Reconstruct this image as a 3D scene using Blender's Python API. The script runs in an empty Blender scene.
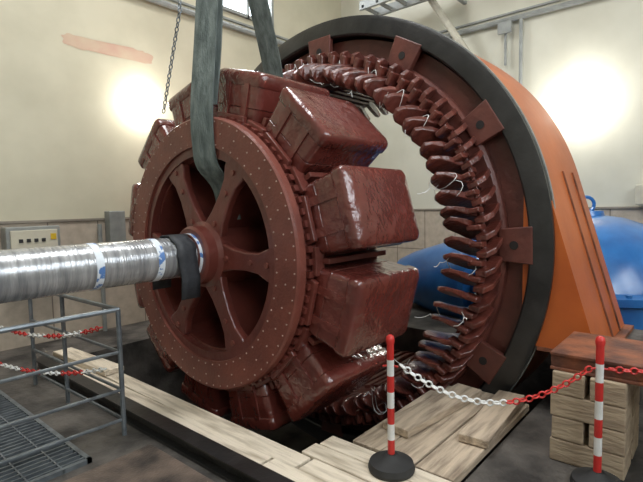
import bpy, bmesh, math, random
from mathutils import Matrix, Vector
random.seed(7)
AX=1.263   # machine axis height
S=bpy.context.scene
S.view_settings.view_transform='Standard'
S.view_settings.exposure=0.0

# ------------------------------------------------------------ materials
def mat(name,c1,c2=None,rough=.5,scale=4.,metal=0.,bump=0.,bscale=30.,coat=0.,stretch=(1,1,1),detail=6,lo=.35,hi=.65,spec=.5):
    m=bpy.data.materials.new(name); m.use_nodes=True
    nt=m.node_tree; N=nt.nodes; L=nt.links; b=N['Principled BSDF']
    b.inputs['Roughness'].default_value=rough; b.inputs['Metallic'].default_value=metal
    b.inputs['Coat Weight'].default_value=coat; b.inputs['Coat Roughness'].default_value=.12
    b.inputs['Specular IOR Level'].default_value=spec
    tc=N.new('ShaderNodeTexCoord'); mp=N.new('ShaderNodeMapping'); mp.inputs['Scale'].default_value=stretch
    L.new(tc.outputs['Object'],mp.inputs['Vector'])
    if c2 is None: c2=tuple(x*.75 for x in c1)
    n=N.new('ShaderNodeTexNoise'); n.inputs['Scale'].default_value=scale; n.inputs['Detail'].default_value=detail
    L.new(mp.outputs['Vector'],n.inputs['Vector'])
    r=N.new('ShaderNodeValToRGB'); r.color_ramp.elements[0].position=lo; r.color_ramp.elements[1].position=hi
    r.color_ramp.elements[0].color=(*c2,1); r.color_ramp.elements[1].color=(*c1,1)
    L.new(n.outputs['Fac'],r.inputs['Fac']); L.new(r.outputs['Color'],b.inputs['Base Color'])
    if bump>0:
        n2=N.new('ShaderNodeTexNoise'); n2.inputs['Scale'].default_value=bscale; n2.inputs['Detail'].default_value=3
        L.new(mp.outputs['Vector'],n2.inputs['Vector'])
        bp=N.new('ShaderNodeBump'); bp.inputs['Strength'].default_value=bump; bp.inputs['Distance'].default_value=.02
        L.new(n2.outputs['Fac'],bp.inputs['Height']); L.new(bp.outputs['Normal'],b.inputs['Normal'])
        if coat>0: L.new(bp.outputs['Normal'],b.inputs['Coat Normal'])
    return m
def emis(name,c,s):
    m=bpy.data.materials.new(name); m.use_nodes=True; b=m.node_tree.nodes['Principled BSDF']
    b.inputs['Base Color'].default_value=(*c,1); b.inputs['Emission Color'].default_value=(*c,1); b.inputs['Emission Strength'].default_value=s
    return m
M={}
M['oxide']=mat('red_oxide_paint',(.165,.041,.030),(.115,.029,.022),.34,3,bump=.3,bscale=16,coat=.35)
M['disc']=mat('disc_paint',(.215,.062,.043),(.155,.044,.032),.42,4,bump=.2,bscale=40,coat=.2)
M['varnish']=mat('coil_varnish',(.165,.037,.028),(.115,.026,.020),.26,4,bump=.8,bscale=11,coat=.9)
M['coil']=mat('stator_coil_varnish',(.160,.041,.028),(.075,.020,.015),.32,7,bump=.4,bscale=30,coat=.5)
M['sbrown']=mat('stator_brown_paint',(.14,.042,.030),(.09,.027,.021),.45,5,bump=.2,bscale=25,coat=.15)
M['dark']=mat('dark_recess_paint',(.018,.014,.013),(.009,.008,.008),.6,5)  # near-black colour standing in for shade in recesses and openings
M['black']=mat('black_gloss_flange',(.026,.025,.025),(.012,.012,.012),.32,6,bump=.1,coat=.2)
M['orange']=mat('orange_frame_paint',(.58,.135,.022),(.42,.088,.015),.40,1.6,bump=.12,bscale=12,coat=.15)
M['rust']=mat('rusty_orange_steel',(.30,.10,.045),(.10,.04,.026),.7,6,bump=.4)
M['bolt']=mat('light_bolt',(.48,.34,.29),(.35,.24,.20),.5,20)
M['steel']=mat('galvanised_steel',(.26,.29,.31),(.16,.18,.20),.42,12,metal=.6)
M['strap']=mat('webbing_strap',(.17,.20,.185),(.085,.105,.098),.85,22,bump=.4,bscale=90,stretch=(1,1,.25))
M['cloth']=mat('dark_rubber_mat',(.035,.038,.045),(.02,.022,.026),.6,8,bump=.3)
M['white']=mat('white_plastic',(.8,.8,.78),(.68,.68,.66),.4,8)
M['red']=mat('red_plastic',(.62,.035,.03),(.5,.025,.02),.4,8)
M['blue']=mat('blue_gloss_paint',(.03,.19,.52),(.018,.12,.38),.28,3,coat=.5)
M['yellow']=mat('yellow_paint',(.75,.50,.03),(.6,.38,.02),.5,8)
M['rubber']=mat('black_rubber',(.03,.03,.03),(.02,.02,.02),.7,10)
M['cream']=mat('beige_box',(.62,.58,.45),(.55,.5,.4),.5,5)
M['conduit']=mat('grey_conduit',(.30,.31,.29),(.22,.23,.22),.5,8)
M['beige_pole']=mat('beige_pipe_paint',(.55,.52,.42),(.45,.42,.34),.5,8)
M['tape']=mat('blue_white_tape',(.75,.80,.85),(.10,.22,.50),.4,16,lo=.40,hi=.44)
M['wood']=mat('weathered_timber',(.80,.70,.56),(.46,.38,.28),.8,5,bump=.5,bscale=20,stretch=(4,.5,4),lo=.3,hi=.55)
M['woodx']=mat('weathered_timber_x',(.62,.50,.37),(.26,.20,.145),.8,5,bump=.5,bscale=20,stretch=(.5,4,4),lo=.3,hi=.6)
M['block']=mat('timber_block',(.54,.43,.30),(.28,.21,.145),.8,4,bump=.4,bscale=20,stretch=(2,.6,3),lo=.3,hi=.7)
M['concrete']=mat('floor_concrete',(.14,.125,.11),(.035,.031,.028),.65,2.6,bump=.5,bscale=20,detail=14,lo=.38,hi=.62)
M['plate']=mat('stained_steel_plate',(.20,.15,.12),(.045,.038,.035),.5,4,metal=.3,bump=.3,bscale=60,detail=12)
M['film']=mat('plastic_wrapped_shaft',(.54,.55,.56),(.25,.26,.275),.26,7,metal=.5,bump=.35,bscale=14,stretch=(5.,.5,.5),coat=.5,lo=.3,hi=.66)
def wallmat(name,axis,up1,up2):
    m=bpy.data.materials.new(name); m.use_nodes=True; nt=m.node_tree; N=nt.nodes; L=nt.links; b=N['Principled BSDF']
    b.inputs['Roughness'].default_value=.6
    g=N.new('ShaderNodeNewGeometry'); sp=N.new('ShaderNodeSeparateXYZ'); L.new(g.outputs['Position'],sp.inputs[0])
    n=N.new('ShaderNodeTexNoise'); n.inputs['Scale'].default_value=1.1; n.inputs['Detail'].default_value=8; L.new(g.outputs['Position'],n.inputs['Vector'])
    r=N.new('ShaderNodeValToRGB'); r.color_ramp.elements[0].color=(*up2,1); r.color_ramp.elements[1].color=(*up1,1)
    r.color_ramp.elements[0].position=.35; r.color_ramp.elements[1].position=.6; L.new(n.outputs['Fac'],r.inputs['Fac'])
    cb=N.new('ShaderNodeCombineXYZ'); L.new(sp.outputs[axis],cb.inputs[0]); L.new(sp.outputs[2],cb.inputs[1])
    br=N.new('ShaderNodeTexBrick'); br.offset=0; br.inputs['Scale'].default_value=1
    br.inputs['Brick Width'].default_value=.62; br.inputs['Row Height'].default_value=.75; br.inputs['Mortar Size'].default_value=.008
    br.inputs['Color1'].default_value=(.50,.42,.33,1); br.inputs['Color2'].default_value=(.43,.365,.29,1); br.inputs['Mortar'].default_value=(.20,.16,.13,1)
    L.new(cb.outputs[0],br.inputs['Vector'])
    n3=N.new('ShaderNodeTexNoise'); n3.inputs['Scale'].default_value=9; n3.inputs['Detail'].default_value=8; L.new(g.outputs['Position'],n3.inputs['Vector'])
    mx0=N.new('ShaderNodeMixRGB'); mx0.blend_type='OVERLAY'; mx0.inputs[0].default_value=.35; L.new(br.outputs['Color'],mx0.inputs[1]); L.new(n3.outputs['Fac'],mx0.inputs[2])
    gt=N.new('ShaderNodeMath'); gt.operation='GREATER_THAN'; gt.inputs[1].default_value=1.52; L.new(sp.outputs[2],gt.inputs[0])
    mx=N.new('ShaderNodeMixRGB'); L.new(gt.outputs[0],mx.inputs[0]); L.new(mx0.outputs[0],mx.inputs[1]); L.new(r.outputs['Color'],mx.inputs[2])
    L.new(mx.outputs[0],b.inputs['Base Color'])
    bp=N.new('ShaderNodeBump'); bp.inputs['Strength'].default_value=.12; L.new(n3.outputs['Fac'],bp.inputs['Height']); L.new(bp.outputs['Normal'],b.inputs['Normal'])
    return m
M['wall_n']=wallmat('wall_plaster_n',0,(.58,.54,.405),(.49,.455,.335))
M['wall_e']=wallmat('wall_plaster_e',1,(.62,.60,.50),(.54,.52,.425))
M['plaster']=mat('plaster',(.58,.56,.48),(.50,.48,.41),.8,2)

# ------------------------------------------------------------ mesh helpers
def empty(name,loc=(0,0,0)):
    o=bpy.data.objects.new(name,None); o.empty_display_size=.2; o.location=loc; S.collection.objects.link(o); return o
def mk(name,bm,material,parent=None,smooth=False,bevel=0,loc=None,angle=40):
    bmesh.ops.recalc_face_normals(bm,faces=bm.faces[:])
    me=bpy.data.meshes.new(name); bm.to_mesh(me); bm.free()
    o=bpy.data.objects.new(name,me); S.collection.objects.link(o)
    if isinstance(material,(list,tuple)):
        for k in material: me.materials.append(M[k])
    else: me.materials.append(M[material])
    if smooth:
        for p in me.polygons: p.use_smooth=True
        try: me.set_sharp_from_angle(angle=math.radians(angle))
        except Exception: pass
    if bevel:
        b=o.modifiers.new('bevel','BEVEL'); b.width=bevel; b.segments=2; b.limit_method='ANGLE'; b.angle_limit=math.radians(35)
    if parent: o.parent=parent
    if loc: o.location=loc
    return o
def box(bm,x0,x1,y0,y1,z0,z1,mtx=None,mi=0):
    vs=[bm.verts.new(Vector(p)) for p in ((x0,y0,z0),(x1,y0,z0),(x1,y1,z0),(x0,y1,z0),(x0,y0,z1),(x1,y0,z1),(x1,y1,z1),(x0,y1,z1))]
    if mtx: 
        for v in vs: v.co=mtx@v.co
    for f in ((0,3,2,1),(4,5,6,7),(0,1,5,4),(1,2,6,5),(2,3,7,6),(3,0,4,7)):
        fc=bm.faces.new([vs[i] for i in f]); fc.material_index=mi
def lathe(bm,prof,seg=128,closed=True,axis='X',c=(0,0,AX),mi=0):
    rings=[]
    for (x,R) in prof:
        ring=[]
        for i in range(seg):
            a=2*math.pi*i/seg
            if axis=='X': p=(c[0]+x,c[1]+R*math.cos(a),c[2]+R*math.sin(a))
            elif axis=='Z': p=(c[0]+R*math.cos(a),c[1]+R*math.sin(a),c[2]+x)
            else: p=(c[0]+R*math.cos(a),c[1]+x,c[2]+R*math.sin(a))
            ring.append(bm.verts.new(p))
        rings.append(ring)
    n=len(rings)
    for k in range(n if closed else n-1):
        A=rings[k];B=rings[(k+1)%n]
        for i in range(seg):
            j=(i+1)%seg; f=bm.faces.new((A[i],A[j],B[j],B[i])); f.material_index=mi
    return rings
def cap(bm,ring,mi=0):
    f=bm.faces.new(ring); f.material_index=mi
def solidlathe(bm,prof,seg=64,axis='X',c=(0,0,AX),mi=0):
    r=lathe(bm,prof,seg,False,axis,c,mi); cap(bm,r[0],mi); cap(bm,r[-1],mi)
def tube(bm,pts,r,seg=8,mi=0,caps=True):
    pts=[Vector(p) for p in pts]; prev=None; rings=[]
    for i,p in enumerate(pts):
        d=(pts[min(i+1,len(pts)-1)]-pts[max(i-1,0)]).normalized()
        up=Vector((0,0,1)) if abs(d.z)<.9 else Vector((1,0,0))
        if prev is not None:
            s=(prev-d*prev.dot(d)); s=s.normalized() if s.length>1e-4 else d.cross(up).normalized()
        else: s=d.cross(up).normalized()
        prev=s; t=d.cross(s)
        rings.append([bm.verts.new(p+r*(s*math.cos(2*math.pi*k/seg)+t*math.sin(2*math.pi*k/seg))) for k in range(seg)])
    for A,B in zip(rings,rings[1:]):
        for i in range(seg):
            f=bm.faces.new((A[i],A[(i+1)%seg],B[(i+1)%seg],B[i])); f.material_index=mi
    if caps: cap(bm,rings[0],mi); cap(bm,rings[-1],mi)
def prism(bm,pts,x0,x1,mtx=None,mi=0):
    A=[bm.verts.new(Vector((x0,p[0],p[1]))) for p in pts]; B=[bm.verts.new(Vector((x1,p[0],p[1]))) for p in pts]
    if mtx:
        for v in A+B: v.co=mtx@v.co
    n=len(pts); fs=[bm.faces.new(A),bm.faces.new(B)]
    for i in range(n): fs.append(bm.faces.new((A[i],A[(i+1)%n],B[(i+1)%n],B[i])))
    for f in fs: f.material_index=mi
def rad(a): # local (x,t,r)->world, a = angle about X, 0 = -Y side, positive up
    return Matrix.Translation((0,0,AX))@Matrix.Rotation(math.pi/2-a,4,'X')
def rrect(hx,ht,rd,n=5):
    P=[]
    for cx,cy,a0 in ((hx-rd,ht-rd,0),(-hx+rd,ht-rd,90),(-hx+rd,-ht+rd,180),(hx-rd,-ht+rd,270)):
        for k in range(n+1):
            a=math.radians(a0+90*k/n); P.append((cx+rd*math.cos(a),cy+rd*math.sin(a)))
    return P
def loft(bm,layers,mtx,mi=0):
    rings=[[bm.verts.new(mtx@Vector(p)) for p in lay] for lay in layers]
    n=len(rings[0])
    for A,B in zip(rings,rings[1:]):
        for i in range(n):
            f=bm.faces.new((A[i],A[(i+1)%n],B[(i+1)%n],B[i])); f.material_index=mi
    cap(bm,rings[0],mi); cap(bm,rings[-1],mi)

# ------------------------------------------------------------ room
bm=bmesh.new()
PX0,PX1,PY0,PY1=-.4,3.2,-2.12,2.3
box(bm,-6,PX0,-6.5,3.2,-.3,0); box(bm,PX1,6,-6.5,3.2,-.3,0); box(bm,PX0,PX1,-6.5,PY0,-.3,0); box(bm,PX0,PX1,PY1,3.2,-.3,0)
box(bm,PX0-.2,PX0,PY0-.2,PY1+.2,-1.6,-.3); box(bm,PX1,PX1+.2,PY0-.2,PY1+.2,-1.6,-.3)
box(bm,PX0,PX1,PY0-.2,PY0,-1.6,-.3); box(bm,PX0,PX1,PY1,PY1+.2,-1.6,-.3); box(bm,PX0-.2,PX1+.2,PY0-.2,PY1+.2,-1.8,-1.6)
mk('floor',bm,'concrete')
bm=bmesh.new(); box(bm,-6.2,6.2,3.2,3.4,-.3,7.5); mk('wall_north',bm,'wall_n')
bm=bmesh.new(); box(bm,6,6.2,-6.5,3.2,-.3,7.5); mk('wall_east',bm,'wall_e')
bm=bmesh.new(); box(bm,-6.2,6.2,-6.7,-6.5,-.3,7.5); mk('wall_south',bm,'plaster')
bm=bmesh.new(); box(bm,-6.2,-6,-6.5,3.2,-.3,7.5); mk('wall_west',bm,'plaster')
bm=bmesh.new(); box(bm,-6.2,6.2,-6.7,3.4,7.5,7.7); mk('ceiling',bm,'plaster')
M['sky']=emis('window_daylight',(.85,.93,1.),5)
def window(name,x0,x1,z0,z1,y,face):
    e=empty(name)
    bm=bmesh.new(); t=.05; ya,yb=(y-.06*face,y)
    ya,yb=min(ya,yb),max(ya,yb)
    box(bm,x0,x0+t,ya,yb,z0,z1); box(bm,x1-t,x1,ya,yb,z0,z1); box(bm,x0,x1,ya,yb,z0,z0+t); box(bm,x0,x1,ya,yb,z1-t,z1)
    xm=(x0+x1)/2; box(bm,xm-.02,xm+.02,ya,yb,z0,z1); box(bm,x0,x1,ya,yb,(z0+z1)/2-.02,(z0+z1)/2+.02)
    mk('frame',bm,'conduit',e)
    bm=bmesh.new(); box(bm,x0+.02,x1-.02,min(y-.02*face,y-.01*face),max(y-.02*face,y-.01*face),z0+.02,z1-.02); mk('panes',bm,'sky',e)
window('window_1',2.75,3.95,4.86,6.6,3.2,1)
for i,x in enumerate((-4.5,-1.8,.9)): window('window_%d'%(i+2),x,x+1.9,3.2,6.2,-6.5,-1)  # unseen windows behind the camera, added to go with the south fill
bm=bmesh.new(); P=[]
for k in range(36):
    a=2*math.pi*k/36; c,s=math.cos(a),math.sin(a)
    P.append((.93+.62*math.copysign(abs(c)**.4,c)+random.uniform(-.03,.03),3.80+.085*math.copysign(abs(s)**.35,s)+random.uniform(-.012,.012)))
A=[bm.verts.new((p[0],3.196,p[1])) for p in P]; bm.faces.new(A)
M['patch']=mat('pink_plaster_patch',(.52,.33,.25),(.55,.43,.31),.8,3)
mk('trim_1',bm,'patch')  # flat irregular pink patch on the wall face
bm=bmesh.new(); box(bm,-6,6,3.175,3.2,1.50,1.53); M['cap']=mat('dado_cap',(.30,.26,.21)); mk('trim_2',bm,'cap')
bm=bmesh.new(); box(bm,5.975,6,-6.5,3.17,1.50,1.53); mk('trim_3',bm,'cap')

# wall conduits
e=empty('cable_conduit'); bm=bmesh.new()
tube(bm,[(-6,3.13,4.62),(5.9,3.13,4.62)],.045); tube(bm,[(.62,3.15,1.45),(.62,3.15,0)],.03)
mk('pipes',bm,'conduit',e,smooth=True)
bm=bmesh.new(); box(bm,-6,5.9,3.15,3.2,4.72,4.75); mk('rail',bm,'conduit',e)
e=empty('cable_conduit'); bm=bmesh.new()
tube(bm,[(5.93,3.05,4.62),(5.93,-6.4,4.62)],.045)
tube(bm,[(5.93,-.55,4.6),(5.93,-.55,3.2)],.03); tube(bm,[(5.93,-.3,4.6),(5.93,-.3,3.9)],.022)
mk('pipes',bm,'conduit',e,smooth=True)
bm=bmesh.new(); box(bm,5.95,6,-6.5,3.05,4.72,4.75); box(bm,5.84,5.89,-.42,-.2,4.40,4.58); mk('rail',bm,'conduit',e)
bm=bmesh.new(); box(bm,5.79,5.97,-2.75,-2.2,1.56,1.84); mk('junction_box',bm,'cream',bevel=.01)
e=empty('cable_tray'); bm=bmesh.new()
for k in range(2): box(bm,5.0+.45*k,5.06+.45*k,.3,2.0,5.15,5.30)
for k in range(6): box(bm,5.0,5.51,.35+.31*k,.40+.31*k,5.17,5.22)
box(bm,5.5,5.99,.4,.46,5.1,5.16); box(bm,5.5,5.99,1.9,1.96,5.1,5.16)
mk('ladder',bm,'conduit',e)
bm=bmesh.new(); tube(bm,[(5.6,.95,5.3),(5.85,.12,3.9)],.06); tube(bm,[(5.85,.12,3.9),(5.99,.12,3.9)],.04); mk('support_pole',bm,'beige_pole',smooth=True)

# control cabinet
e=empty('control_cabinet')
bm=bmesh.new(); box(bm,-.52,.06,2.98,3.17,.72,1.46); mk('case',bm,'conduit',e,bevel=.01)
bm=bmesh.new(); box(bm,-.48,.02,2.955,2.98,.76,1.42); mk('door',bm,'cream',e,bevel=.006)
bm=bmesh.new(); box(bm,-.06,-.0,2.945,2.956,1.30,1.37,mi=0); mk('label',bm,'yellow',e)
bm=bmesh.new()
for k in range(4): box(bm,-.40+.08*k,-.36+.08*k,2.94,2.956,1.28,1.32)
mk('switches',bm,'rubber',e)
bm=bmesh.new(); box(bm,.70,.92,3.02,3.17,1.02,1.62); mk('fuse_box',bm,'conduit',bevel=.01)

# wall lamps
M['glow']=emis('lamp_glass',(1,.98,.93),30)
def lamp(name,loc,n,w):
    e=empty(name)
    bm=bmesh.new(); x,y,z=loc
    if n=='n':
        box(bm,x-.17,x+.17,y-.05,y,z-.11,z+.11); mk('housing',bm,'white',e,bevel=.01)
        bm=bmesh.new(); box(bm,x-.19,x+.19,y-.14,y-.05,z-.13,z+.13); mk('glass',bm,'glow',e,bevel=.03); lp=(x,y-.30,z)
    else:
        box(bm,x-.05,x,y-.17,y+.17,z-.11,z+.11); mk('housing',bm,'white',e,bevel=.01)
        bm=bmesh.new(); box(bm,x-.14,x-.05,y-.19,y+.19,z-.13,z+.13); mk('glass',bm,'glow',e,bevel=.03); lp=(x-.36,y,z)
    l=bpy.data.lights.new(name+'_bulb','POINT'); l.energy=w; l.color=(1,.98,.93); l.shadow_soft_size=.12
    o=bpy.data.objects.new('bulb',l); o.location=lp; o.parent=e; S.collection.objects.link(o)
lamp('wall_lamp',(1.34,3.2,3.12),'n',18); lamp('wall_lamp.001',(6,-1.41,3.12),'e',40)

# ------------------------------------------------------------ STATOR
st=empty('generator_stator')
XF,XB=1.59,2.75; RO=2.235
out=[]
tan=math.radians(16.3)
n=64
for k in range(n+1):
    a=tan+(math.pi-2*tan)*k/n; out.append((-RO*math.cos(a),RO*math.sin(a)))
out.append((2.55,-.76)); 
yb=math.sqrt(RO**2-.76**2); 
out.append((yb-.02,-.76))
a0=math.asin(.76/RO)
for k in range(1,40):
    a=math.pi+a0+(math.pi-2*a0)*k/40; out.append((-RO*math.cos(a),RO*math.sin(a)))
out.append((-yb+.02,-.76)); out.append((-2.55,-.76))
bm=bmesh.new()
def ringv(pts,x): return [bm.verts.new((x,p[0],AX+p[1])) for p in pts]
N_=len(out)
inn=[]
for p in out:
    d=math.hypot(*p); inn.append((p[0]/d*2.10,p[1]/d*2.10))
A=ringv(out,XF+.03);B=ringv(out,XB);C=ringv(inn,XF+.03);D=ringv(inn,XB)
for i in range(N_):
    j=(i+1)%N_
    bm.faces.new((A[i],A[j],B[j],B[i])); bm.faces.new((A[i],A[j],C[j],C[i])); bm.faces.new((B[i],B[j],D[j],D[i])); bm.faces.new((C[i],C[j],D[j],D[i]))
mk('frame_shell',bm,'orange',st,smooth=True,angle=30)
bm=bmesh.new()
for sgn in (-1,1):
    p0=Vector((sgn*RO*math.cos(tan),RO*math.sin(tan))); p1=Vector((sgn*2.55,-.76)); d=(p1-p0).normalized(); nn=Vector((d.y,-d.x))
    if nn.x*sgn<0: nn=-nn
    for xa,xb_ in ((2.18,2.20),(2.50,2.52)):
        q=[p0,p1,p1+nn*.012,p0+nn*.012]
        va=[bm.verts.new((xa,p.x,AX+p.y)) for p in q]; vb=[bm.verts.new((xb_,p.x,AX+p.y)) for p in q]
        bm.faces.new(va);bm.faces.new(vb)
        for i in range(4): bm.faces.new((va[i],va[(i+1)%4],vb[(i+1)%4],vb[i]))
    ya,yb_=sorted((sgn*2.13,sgn*2.62)); box(bm,XF+.02,XB+.03,ya,yb_,AX-.79,AX-.76)
mk('foot_ribs',bm,'rust',st)
bm=bmesh.new(); lathe(bm,[(XF,2.07),(XF-.012,2.085),(XF-.012,2.215),(XF,2.25),(XF+.06,2.25),(XF+.06,2.07)],160); mk('front_flange',bm,'black',st,smooth=True,angle=30)
bm=bmesh.new(); lathe(bm,[(XF+.06,2.20),(XF+.06,2.258),(XF+.09,2.258),(XF+.09,2.20)],160); mk('flange_edge',bm,'conduit',st,smooth=True,angle=30)
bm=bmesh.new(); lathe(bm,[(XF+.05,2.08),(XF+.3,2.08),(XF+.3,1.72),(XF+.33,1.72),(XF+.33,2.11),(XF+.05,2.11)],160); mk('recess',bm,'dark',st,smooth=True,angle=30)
bm=bmesh.new(); lathe(bm,[(XF+.02,1.72),(XF+.0,1.74),(XF+.0,1.86),(XF+.03,1.885),(XF+.3,1.885),(XF+.3,1.68),(XF+.06,1.68)],160); mk('press_ring',bm,'sbrown',st,smooth=True,angle=30)
bm=bmesh.new()
for k in range(12):
    mt=rad(math.radians(1+k*30))
    prism(bm,[(-.13,1.84),(.13,1.84),(.15,2.10),(-.15,2.10)],XF-.02,XF+.04,mt)
    prism(bm,[(-.03,1.84),(.03,1.84),(.03,2.07),(-.03,2.07)],XF+.05,XF+.29,mt)
mk('bracket_pads',bm,'sbrown',st,bevel=.008)
bm=bmesh.new()
for k in range(12):
    mt=rad(math.radians(1+k*30))
    prism(bm,[(.035*math.cos(q*math.pi/6),1.96+.035*math.sin(q*math.pi/6)) for q in range(12)],XF-.024,XF-.015,mt)
mk('pad_holes',bm,'dark',st)  # flat discs, the darkness of the holes is put into the colour
bm=bmesh.new(); lathe(bm,[(XF+.1,1.66),(XF+.1,2.05),(XB-.15,2.05),(XB-.15,1.66),(XB-.25,1.62),(XF+.2,1.62)],168); mk('core',bm,'sbrown',st,smooth=True,angle=30)
bm=bmesh.new()
for k in range(84):
    box(bm,XF+.2,XB-.2,-.03,.03,1.59,1.625,rad(2*math.pi*k/84))
mk('core_teeth',bm,'coil',st)
bm=bmesh.new(); lathe(bm,[(XB-.02,1.75),(XB,1.75),(XB,2.12),(XB-.02,2.12)],120); mk('rear_plate',bm,'sbrown',st)
def windings(bm,xr,xt,sg,NB=80):
    for k in range(NB):
        a=2*math.pi*(k+.5)/NB+random.uniform(-.008,.008)
        j=random.uniform(-.04,.04); tw=random.uniform(-.025,.025); dr=random.uniform(-.012,.012)
        rows=[(0,1.64,1.76,0),(.3,1.60,1.765,.03),(.55,1.565,1.75,.075),(.78,1.545,1.72,.115),(.92,1.55,1.68,.14),(1.0,1.585,1.64,.15)]
        layers=[]
        for (f,r0,r1,sh) in rows:
            x=xr+(xt-xr)*f+ (j if f>.5 else 0); s=(sh+tw*f)*sg
            w=.026 if f<.9 else .016; q=dr*f
            layers.append([(x,s-w,r0+q),(x,s+w,r0+q),(x,s+w+.03,r1+q),(x,s-w+.03,r1+q)])
        loft(bm,layers,rad(a))
        rows=[(0,1.77,1.85,0),(.3,1.78,1.875,-.05),(.58,1.78,1.88,-.11),(.76,1.75,1.84,-.14)]
        layers=[]
        for (f,r0,r1,sh) in rows:
            x=xr+(xt-xr)*f*.85; w=.024
            layers.append([(x,sh*sg-w,r0),(x,sh*sg+w,r0),(x,sh*sg+w,r1),(x,sh*sg-w,r1)])
        loft(bm,layers,rad(a+.02))
        lay=[[(xr+(xt-xr)*.62+p[0],(-.02+p[1])*sg,r) for p in rrect(.055,.022,.012,2)] for r in (1.70,1.82)]
        loft(bm,lay,rad(a))
bm=bmesh.new(); windings(bm,XF+.12,1.10,1); mk('end_windings_front',bm,'coil',st,bevel=.008)
bm=bmesh.new(); windings(bm,XB-.2,3.12,1); mk('end_windings_rear',bm,'coil',st)
bm=bmesh.new()
for (x,R,r) in ((1.42,1.775,.022),):
    tube(bm,[(x,R*math.cos(2*math.pi*k/120),AX+R*math.sin(2*math.pi*k/120)) for k in range(121)],r,8,caps=False)
mk('winding_rings',bm,'coil',st,smooth=True)
bm=bmesh.new()
for ang in (88,74,60,47,34,16,-6,-22,-42,-60,102):
    a=math.radians(ang)
    for q in range(1 if ang%4 else 2):
        pts=[]; a1=a+random.uniform(-.03,.03); x=1.20+random.uniform(-.05,.10); mt=rad(a1)
        sp=random.uniform(.05,.08)
        for s in range(13):
            t=2*math.pi*s/12; pts.append(mt@Vector((x+.03*math.sin(t*2),.07+sp*math.cos(t),1.65+.12*math.sin(t))))
        tube(bm,pts,.003,4)
    base=rad(a)@Vector((1.14,.08,1.54))
    for q in range(2):
        ln=random.uniform(.08,.18); tip=base+Vector((-.03,random.uniform(-.8,.8)*ln,random.uniform(-.8,.7)*ln)); pts=[]
        for s in range(6):
            f=s/5; pts.append(base.lerp(tip,f)+Vector((0,0,-.06*f*(1-f))))
        tube(bm,pts,.003,4)
mk('tie_strings',bm,'white',st)
bm=bmesh.new(); box(bm,1.72,2.18,-2.31,-2.262,1.19,1.27); mk('yellow_plate',bm,'yellow',st,bevel=.004)

for nm,s in (('concrete_pedestal',-1),('concrete_pedestal.001',1)):
    bm=bmesh.new(); ya,yb_=sorted((s*2.36,s*2.75)); box(bm,1.6,2.8,ya,yb_,0,AX-.795); mk(nm,bm,'concrete',bevel=.01)

# ------------------------------------------------------------ ROTOR
ro=empty('generator_rotor')
bm=bmesh.new()
lathe(bm,[(0,.87),(0,1.085),(.015,1.10),(.075,1.10),(.085,1.085),(.085,.84),(.03,.84),(.02,.87)],144)
mk('rim_disc',bm,'disc',ro,smooth=True,angle=30)
bm=bmesh.new(); lathe(bm,[(.02,.80),(.02,.865),(.09,.865),(.09,.80)],144); mk('inner_ring',bm,'oxide',ro,smooth=True,angle=30)
bm=bmesh.new(); lathe(bm,[(.085,.78),(.085,1.04),(.93,1.04),(.93,.78)],120); mk('spider_drum',bm,'oxide',ro,smooth=True,angle=30)
bm=bmesh.new(); lathe(bm,[(.10,1.03),(.10,1.075),(.17,1.075),(.17,1.03)],120)
for k in range(80): box(bm,.09,.18,-.022,.022,1.06,1.115,rad(2*math.pi*k/80))
mk('toothed_ring',bm,'oxide',ro)
bm=bmesh.new()
for R,n_ in ((.895,60),(.985,36),(1.065,72)):
    for k in range(n_):
        mt=rad(2*math.pi*k/n_+.02)
        prism(bm,[(.006*math.cos(q*math.pi/3),R+.006*math.sin(q*math.pi/3)) for q in range(6)],-.006,.002,mt)
mk('rim_bolts',bm,'bolt',ro)
bm=bmesh.new()
for k in range(6):
    mt=rad(math.radians(-3+60*k))
    o=[(-.13,.17),(.13,.17),(.085,.36),(.07,.52),(.078,.66),(.12,.76),(.12,.82),(-.12,.82),(-.12,.76),(-.078,.66),(-.07,.52),(-.085,.36)]
    prism(bm,o,.03,.10,mt)
    prism(bm,[(-.03,.2),(.03,.2),(.03,.82),(-.03,.82)],.10,.80,mt)
mk('spokes',bm,'oxide',ro,bevel=.012)
bm=bmesh.new()
for k in range(6):
    mt=rad(math.radians(-3+60*k))
    for q in (.3,.58,.76):
        prism(bm,[(.022*math.cos(u*math.pi/4),q+.022*math.sin(u*math.pi/4)) for u in range(8)],.018,.03,mt)
mk('spoke_bolts',bm,'disc',ro)
bm=bmesh.new(); solidlathe(bm,[(.62,.80),(.66,.80)],96); mk('web_plate',bm,'dark',ro)  # dark colour paints in the shaded interior behind the spokes
bm=bmesh.new(); solidlathe(bm,[(-.10,.17),(-.10,.215),(-.08,.235),(.0,.24),(.03,.27),(.12,.28),(.9,.28),(.95,.20)],64); mk('hub',bm,'oxide',ro,smooth=True,angle=35)
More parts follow.
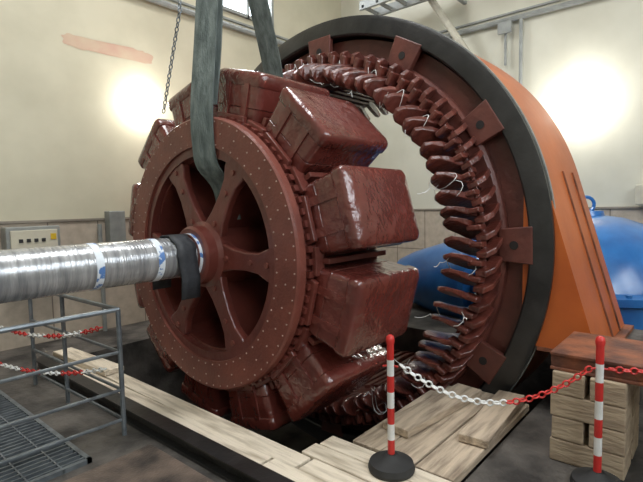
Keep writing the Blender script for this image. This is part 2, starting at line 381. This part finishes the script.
def pole(bm,bs,a):
    mt=rad(a); xc=.545
    lays=[]
    prof=[(1.06,-.006),(1.07,0),(1.20,.004),(1.205,-.003),(1.21,.004),(1.37,.006),(1.375,-.006)]
    for r,off in prof:
        f=(r-1.06)/.33
        lays.append([(xc+p[0],p[1],r) for p in rrect(.380+off,.246+off+.018*f,.05)])
    loft(bm,lays,mt)
    lays=[]
    for hx,ht,r in ((.376,.253,1.375),(.388,.270,1.380),(.394,.278,1.392),(.396,.280,1.44),(.394,.278,1.462),(.386,.270,1.478),(.370,.252,1.488),(.30,.16,1.490)):
        lays.append([(xc+p[0],p[1],r-.22*p[1]**2) for p in rrect(hx,ht,.045)])
    loft(bs,lays,mt)
    lays=[[(xc+p[0],p[1],r) for p in rrect(.395,.262,.03)] for r in (1.035,1.062)]
    loft(bs,lays,mt)
    for t in (-.11,.11): box(bs,.148,.175,t-.03,t+.03,1.08,1.385,mt)
bm=bmesh.new(); bs=bmesh.new()
for k in range(12): pole(bm,bs,math.radians(15+30*k))
mk('pole_coils',bm,'varnish',ro,smooth=True,angle=40)
mk('pole_shoes',bs,'varnish',ro,smooth=True,angle=40)
bm=bmesh.new()
for k in range(12):
    mt=rad(math.radians(30*k))
    box(bm,.13,.22,-.10,.10,1.10,1.14,mt); box(bm,.2,.9,-.02,.02,1.04,1.2,mt)
    mt=rad(math.radians(30*k)+math.radians(15))
    prism(bm,[(-.18,1.04),(.18,1.04),(.16,1.14),(-.16,1.14)],.115,.155,mt)
mk('pole_connectors',bm,'oxide',ro,bevel=.006)
bm=bmesh.new(); solidlathe(bm,[(-2.6,.12),(-2.6,.15),(-2.58,.158),(-.42,.158),(-.12,.158)],64); mk('shaft_wrapped',bm,'film',ro,smooth=True,angle=35)
bm=bmesh.new(); solidlathe(bm,[(.9,.20),(1.4,.20),(1.42,.15),(3.0,.15),(3.02,.14)],48); mk('shaft_rear',bm,'steel',ro,smooth=True,angle=35)
bm=bmesh.new(); solidlathe(bm,[(-.13,.16),(-.13,.178),(-.09,.178),(-.09,.16)],48); mk('shaft_collar',bm,'oxide',ro,smooth=True,angle=35)
bm=bmesh.new()
for x in (-.90,-.46): lathe(bm,[(x,.150),(x,.1605),(x+.05,.1605),(x+.05,.150)],48)
lathe(bm,[(-.125,.150),(-.125,.1815),(-.095,.1815),(-.095,.150)],48)
mk('tape_bands',bm,'tape',ro,smooth=True,angle=35)
bm=bmesh.new(); path=[]
for k in range(15):
    a=math.pi*k/14; path.append((-.168*math.cos(a),.168*math.sin(a)))
path=[(-.185,-.30),(-.18,-.15)]+path+[(.18,-.15),(.19,-.26)]
th=.012; rows=[]
for x in (-.31,-.25,-.19,-.15):
    rows.append([bm.verts.new((x+.012*math.sin(i*1.7),p[0]*(1+.01*math.sin(x*60+i)),AX+p[1])) for i,p in enumerate(path)])
for A_,B_ in zip(rows,rows[1:]):
    for i in range(len(A_)-1): bm.faces.new((A_[i],A_[i+1],B_[i+1],B_[i]))
o=mk('draped_mat',bm,'cloth',ro,smooth=True); sm=o.modifiers.new('s','SOLIDIFY'); sm.thickness=th; sm.offset=1

# ------------------------------------------------------------ slings + hook
sl=empty('lifting_sling')
def ribbon(name,path,wdir,w,th=.014):
    bm=bmesh.new(); P=[Vector(p) for p in path]
    Q=[]
    for i in range(len(P)-1):
        p0=P[max(i-1,0)];p1=P[i];p2=P[i+1];p3=P[min(i+2,len(P)-1)]
        for s in range(6):
            t=s/6; Q.append(.5*((2*p1)+(-p0+p2)*t+(2*p0-5*p1+4*p2-p3)*t*t+(-p0+3*p1-3*p2+p3)*t**3))
    Q.append(P[-1]); wd=Vector(wdir).normalized(); R_=[]
    for i,q in enumerate(Q):
        d=(Q[min(i+1,len(Q)-1)]-Q[max(i-1,0)]).normalized(); w1=(wd-d*wd.dot(d)).normalized(); n_=d.cross(w1)
        R_.append([bm.verts.new(q+w1*w/2*s+n_*th*(u)) for s,u in ((-1,-.5),(-.33,-.3),(.33,-.5),(1,-.5),(1,.5),(.33,.7),(-.33,.9),(-1,.5))])
    for A_,B_ in zip(R_,R_[1:]):
        for i in range(8): bm.faces.new((A_[i],A_[(i+1)%8],B_[(i+1)%8],B_[i]))
    bm.faces.new(R_[0]);bm.faces.new(R_[-1]); return mk(name,bm,'strap',sl)
ribbon('strap_front',[(.3,-.02,5.1),(.09,-.10,3.3),(-.035,-.15,2.45),(-.035,-.15,2.12),(.0,-.15,1.96),(.14,-.15,1.80),(.2,-.15,1.54)],(.35,-1,0),.20)
ribbon('strap_front_inner',[(.33,.1,5.1),(.16,-.08,3.3),(.05,-.10,2.45)],(.35,-1,0),.18)
ribbon('strap_rear',[(.35,.03,5.1),(.75,.08,3.65),(1.02,.13,2.80),(1.02,.13,2.0),(1.02,.13,1.5)],(.3,-1,0),.20)
hk=empty('crane_hook'); bm=bmesh.new()
tube(bm,[(.33+.16*math.cos(a),.03,5.22+.16*math.sin(a)) for a in [math.radians(-220+t*20) for t in range(15)]],.05,10)
tube(bm,[(.33,.03,5.4),(.33,.03,7.4)],.03)
mk('hook',bm,'steel',hk,smooth=True); bm=bmesh.new(); box(bm,.1,.56,-.1,.16,5.45,5.9); mk('block',bm,'yellow',hk,bevel=.03)

# ------------------------------------------------------------ chains
def chain(name,pts,link=.045,r=.006,wd=.016,colors=('white',),run=8,parent=None):
    P=[Vector(p) for p in pts]; L=[0]
    for a,b in zip(P,P[1:]): L.append(L[-1]+(b-a).length)
    tot=L[-1]; step=link*.72; n_=max(2,int(tot/step)); bm=bmesh.new()
    def at(s):
        for i in range(len(P)-1):
            if s<=L[i+1]: return P[i].lerp(P[i+1],(s-L[i])/(L[i+1]-L[i]))
        return P[-1]
    for k in range(n_):
        s=(k+.5)*tot/n_; c=at(s); d=(at(min(s+.01,tot))-at(max(s-.01,0))).normalized()
        up=Vector((0,0,1)) if abs(d.z)<.9 else Vector((1,0,0))
        s1=d.cross(up).normalized(); t1=d.cross(s1)
        if k%2: s1,t1=t1,s1
        mi=(k//run)%len(colors); rings=[]
        for q in range(10):
            a=2*math.pi*q/10; cc=c+d*(link/2-r)*math.cos(a)+s1*wd*math.sin(a); rd=(d*math.cos(a)+s1*math.sin(a)).normalized()
            rings.append([bm.verts.new(cc+r*(rd*math.cos(u*math.pi/2)+t1*math.sin(u*math.pi/2))) for u in range(4)])
        for q in range(10):
            A_=rings[q];B_=rings[(q+1)%10]
            for u in range(4):
                f=bm.faces.new((A_[u],A_[(u+1)%4],B_[(u+1)%4],B_[u])); f.material_index=mi
    return mk(name,bm,colors,parent,smooth=True)
def sag(a,b,s,n_=16):
    a=Vector(a);b=Vector(b); return [a.lerp(b,k/n_)-Vector((0,0,4*s*(k/n_)*(1-k/n_))) for k in range(n_+1)]
chain('hoist_chain',[(.05,.16,5.0),(-.03,.10,3.2),(-.02,.42,2.45)],.05,.006,.014,('steel',))

def post(name,x,y,z0,h):
    e=empty(name)
    bm=bmesh.new(); solidlathe(bm,[(0,.135),(.02,.14),(.05,.13),(.075,.06),(.10,.035)],32,'Z',(x,y,z0)); mk('base',bm,'rubber',e,smooth=True,angle=30)
    bm=bmesh.new(); nb=7; z=.09; hh=(h-.11)/nb
    for k in range(nb): solidlathe(bm,[(z+hh*k,.021),(z+hh*(k+1),.021)],20,'Z',(x,y,z0),mi=k%2)
    mk('tube',bm,('red','white'),e,smooth=True,angle=40)
    bm=bmesh.new(); solidlathe(bm,[(h-.02,.024),(h,.026),(h+.02,.022),(h+.03,.01)],20,'Z',(x,y,z0)); tube(bm,[(x+.02,y-.04,z0+h-.16),(x,y,z0+h-.15),(x-.02,y+.04,z0+h-.16)],.006,6); mk('cap',bm,'red',e,smooth=True)
post('barrier_post',.06,-1.77,.061,.79); post('barrier_post.001',.72,-2.73,0,.855)
chain('barrier_chain',sag((.10,-1.81,.70),(.71,-2.69,.70),.22),.05,.006,.017,('white','red'),18)
chain('barrier_chain.001',sag((.74,-2.77,.70),(1.2,-3.7,.95),.08),.05,.006,.017,('red','white'),8)

# ------------------------------------------------------------ pit edge steel, planks, timbers
bm=bmesh.new(); box(bm,-.58,-.46,-3.0,2.2,0,.02); box(bm,-.53,-.51,-3.0,2.2,.02,.10); box(bm,-.58,-.46,-3.0,2.2,.10,.115); mk('steel_edge_beam',bm,'black')
pl=empty('plank_walkway'); bm=bmesh.new()
def plank(bm,cx,cy,L_,w,z,th,ang,tilt=0):
    mt=Matrix.Translation((cx,cy,z))@Matrix.Rotation(math.radians(ang),4,'Z')@Matrix.Rotation(math.radians(tilt),4,'Y'); box(bm,-w/2,w/2,-L_/2,L_/2,0,th,mt)
plank(bm,-.36,.45,3.1,.14,.0,.06,.3); plank(bm,-.205,.3,3.2,.15,.0,.06,-.4)
plank(bm,-.36,-2.0,1.75,.14,.0,.06,-.4); plank(bm,-.205,-2.05,1.45,.15,.0,.06,.3); plank(bm,-.05,-1.85,1.3,.14,.0,.06,0); plank(bm,.10,-1.85,1.25,.14,.0,.06,0)
plank(bm,-.22,1.75,1.1,.20,.065,.05,3)
mk('planks_along',bm,'wood',pl,bevel=.006)
bm=bmesh.new()
for i,(cx,cy,L_,w,z,ang) in enumerate(((.86,-1.47,1.3,.22,.0,90.5),(.88,-1.72,1.36,.24,.0,89.5),(.86,-1.98,1.34,.25,.0,90),(.95,-1.60,1.0,.22,.062,84),(1.08,-2.0,.9,.20,.062,94))):
    plank(bm,cx,cy,L_,w,z,.055,ang)
mk('planks_across',bm,'woodx',pl,bevel=.006)
tb=empty('timber_block_stack'); bm=bmesh.new()
z=0
for r in range(4):
    h=.145
    if r%2==0:
        box(bm,.88,1.12,-2.84,-2.43,z+.003,z+h); box(bm,1.18,1.42,-2.84,-2.43,z+.003,z+h)
    else:
        box(bm,.88,1.42,-2.62,-2.44,z+.003,z+h); box(bm,.88,1.42,-2.84,-2.65,z+.003,z+h)
    z+=h
mk('blocks',bm,'block',tb,bevel=.008)
bm=bmesh.new(); box(bm,.90,1.5,-3.4,-2.42,.582,.60); box(bm,.92,.95,-3.4,-2.42,.60,.675); box(bm,.90,1.5,-3.4,-2.42,.675,.695); box(bm,1.45,1.48,-3.4,-2.42,.60,.675); mk('steel_skid_beam',bm,'rust',bevel=.004)
bm=bmesh.new(); box(bm,-1.5,-.64,-1.25,-.25,0,.012); box(bm,-1.45,-.66,-2.35,-1.28,0,.012)
mk('steel_floor_plate',bm,'plate',bevel=.003)

# ------------------------------------------------------------ railing and grating
rl=empty('steel_railing'); bm=bmesh.new()
tube(bm,[(-2.3,.06,.93),(-.68,.05,.93),(-.70,1.2,.93),(-.72,1.7,.93)],.018); 
for z in (.62,.34,.12): tube(bm,[(-2.3,.06,z),(-.68,.05,z),(-.72,1.7,z)],.013)
for p in ((-.68,.05),(-.70,1.0),(-.72,1.7),(-1.5,.055),(-2.3,.06)): tube(bm,[(p[0],p[1],0),(p[0],p[1],.93)],.018)
mk('tubes',bm,'steel',rl,smooth=True)
chain('railing_chain',sag((-.76,.15,.80),(-1.15,2.4,.80),.18),.05,.006,.016,('red','white'),7)
chain('railing_chain.001',sag((-.76,.12,.50),(-1.3,2.2,.52),.15),.05,.006,.016,('white','red'),7)
gr=empty('floor_grating'); bm=bmesh.new()
GX0,GX1,GY0,GY1=-1.75,-1.0,-.15,2.0
box(bm,GX0,GX0+.03,GY0,GY1,0,.03); box(bm,GX1-.03,GX1,GY0,GY1,0,.03); box(bm,GX0,GX1,GY0,GY0+.03,0,.03); box(bm,GX0,GX1,GY1-.03,GY1,0,.03)
k=GY0+.05
while k<GY1-.03: box(bm,GX0,GX1,k,k+.012,.004,.028); k+=.055
for x in (-1.55,-1.37,-1.18): box(bm,x,x+.01,GY0,GY1,.004,.026)
mk('bars',bm,'steel',gr)
bm=bmesh.new(); box(bm,GX0+.01,GX1-.01,GY0+.01,GY1-.01,0.001,.006); mk('void',bm,'dark',gr)  # dark sheet on the floor, paints the shade below the bars

# ------------------------------------------------------------ blue turbine casing
bc=empty('turbine_casing'); bm=bmesh.new()
c=(4.62,-1.82,.08)
prof=[(-.08,1.30),(.42,1.30),(.45,1.36),(.53,1.36),(.57,1.27),(.85,1.15),(1.08,.92),(1.24,.66),(1.33,.42),(1.36,.22),(1.42,.20),(1.43,.05)]
solidlathe(bm,prof,72,'Z',c)
solidlathe(bm,[(-.3,.85),(.6,.80),(1.3,.68),(1.36,.78),(1.44,.78),(1.46,.68),(2.0,.58),(2.5,.42),(2.75,.30),(2.8,.2)],56,'Y',(4.55,-1.9,.45))
mk('dome',bm,'blue',bc,smooth=True,angle=35)
bm=bmesh.new()
for k in range(36):
    a=2*math.pi*k/36; solidlathe(bm,[(.53,.03),(.57,.03)],8,'Z',(c[0]+1.315*math.cos(a),c[1]+1.315*math.sin(a),.08))
tube(bm,[(c[0]+.11*math.cos(t*math.pi/8)*.65,c[1]-.11*math.cos(t*math.pi/8)*.75,1.58+.10*math.sin(t*math.pi/8)) for t in range(17)],.022,8)
mk('bolts',bm,'blue',bc)

# ------------------------------------------------------------ lights
def area(name,loc,rot,sx,sy,e,col):
    l=bpy.data.lights.new(name,'AREA'); l.shape='RECTANGLE'; l.size=sx; l.size_y=sy; l.energy=e; l.color=col
    o=bpy.data.objects.new(name,l); o.location=loc; o.rotation_euler=rot; S.collection.objects.link(o)
area('window_daylight_south',(-1.2,-6.35,4.7),(math.radians(75),0,0),6.5,2.8,200,(.93,.97,1))  # added fill from behind the camera, source unseen
area('ceiling_light',(0,-.4,7.3),(0,0,0),3,2,270,(.98,.99,1))  # added overhead fill, no fixture modelled
area('window_daylight_north',(3.3,3.05,5.7),(math.radians(-70),0,0),1.2,1.7,100,(.9,.95,1))
w=bpy.data.worlds.new('world'); S.world=w; w.use_nodes=True; w.node_tree.nodes['Background'].inputs[0].default_value=(.8,.85,1,1); w.node_tree.nodes['Background'].inputs[1].default_value=.3

# ------------------------------------------------------------ camera
yaw,pit,roll=.7130,.0760,-.0203
F=Vector((math.cos(yaw)*math.cos(pit),math.sin(yaw)*math.cos(pit),-math.sin(pit)))
r=Vector((math.sin(yaw),-math.cos(yaw),0)); u=r.cross(F)
r2=r*math.cos(roll)+u*math.sin(roll); u2=-r*math.sin(roll)+u*math.cos(roll)
cd=bpy.data.cameras.new('camera'); cam=bpy.data.objects.new('camera',cd); S.collection.objects.link(cam)
mt=Matrix(((r2.x,u2.x,-F.x,-2.2756),(r2.y,u2.y,-F.y,-3.2726),(r2.z,u2.z,-F.z,.3867+AX),(0,0,0,1)))
cam.matrix_world=mt
cd.sensor_fit='HORIZONTAL'; cd.sensor_width=36; cd.lens=477.8/643*36; cd.clip_start=.05
S.camera=cam
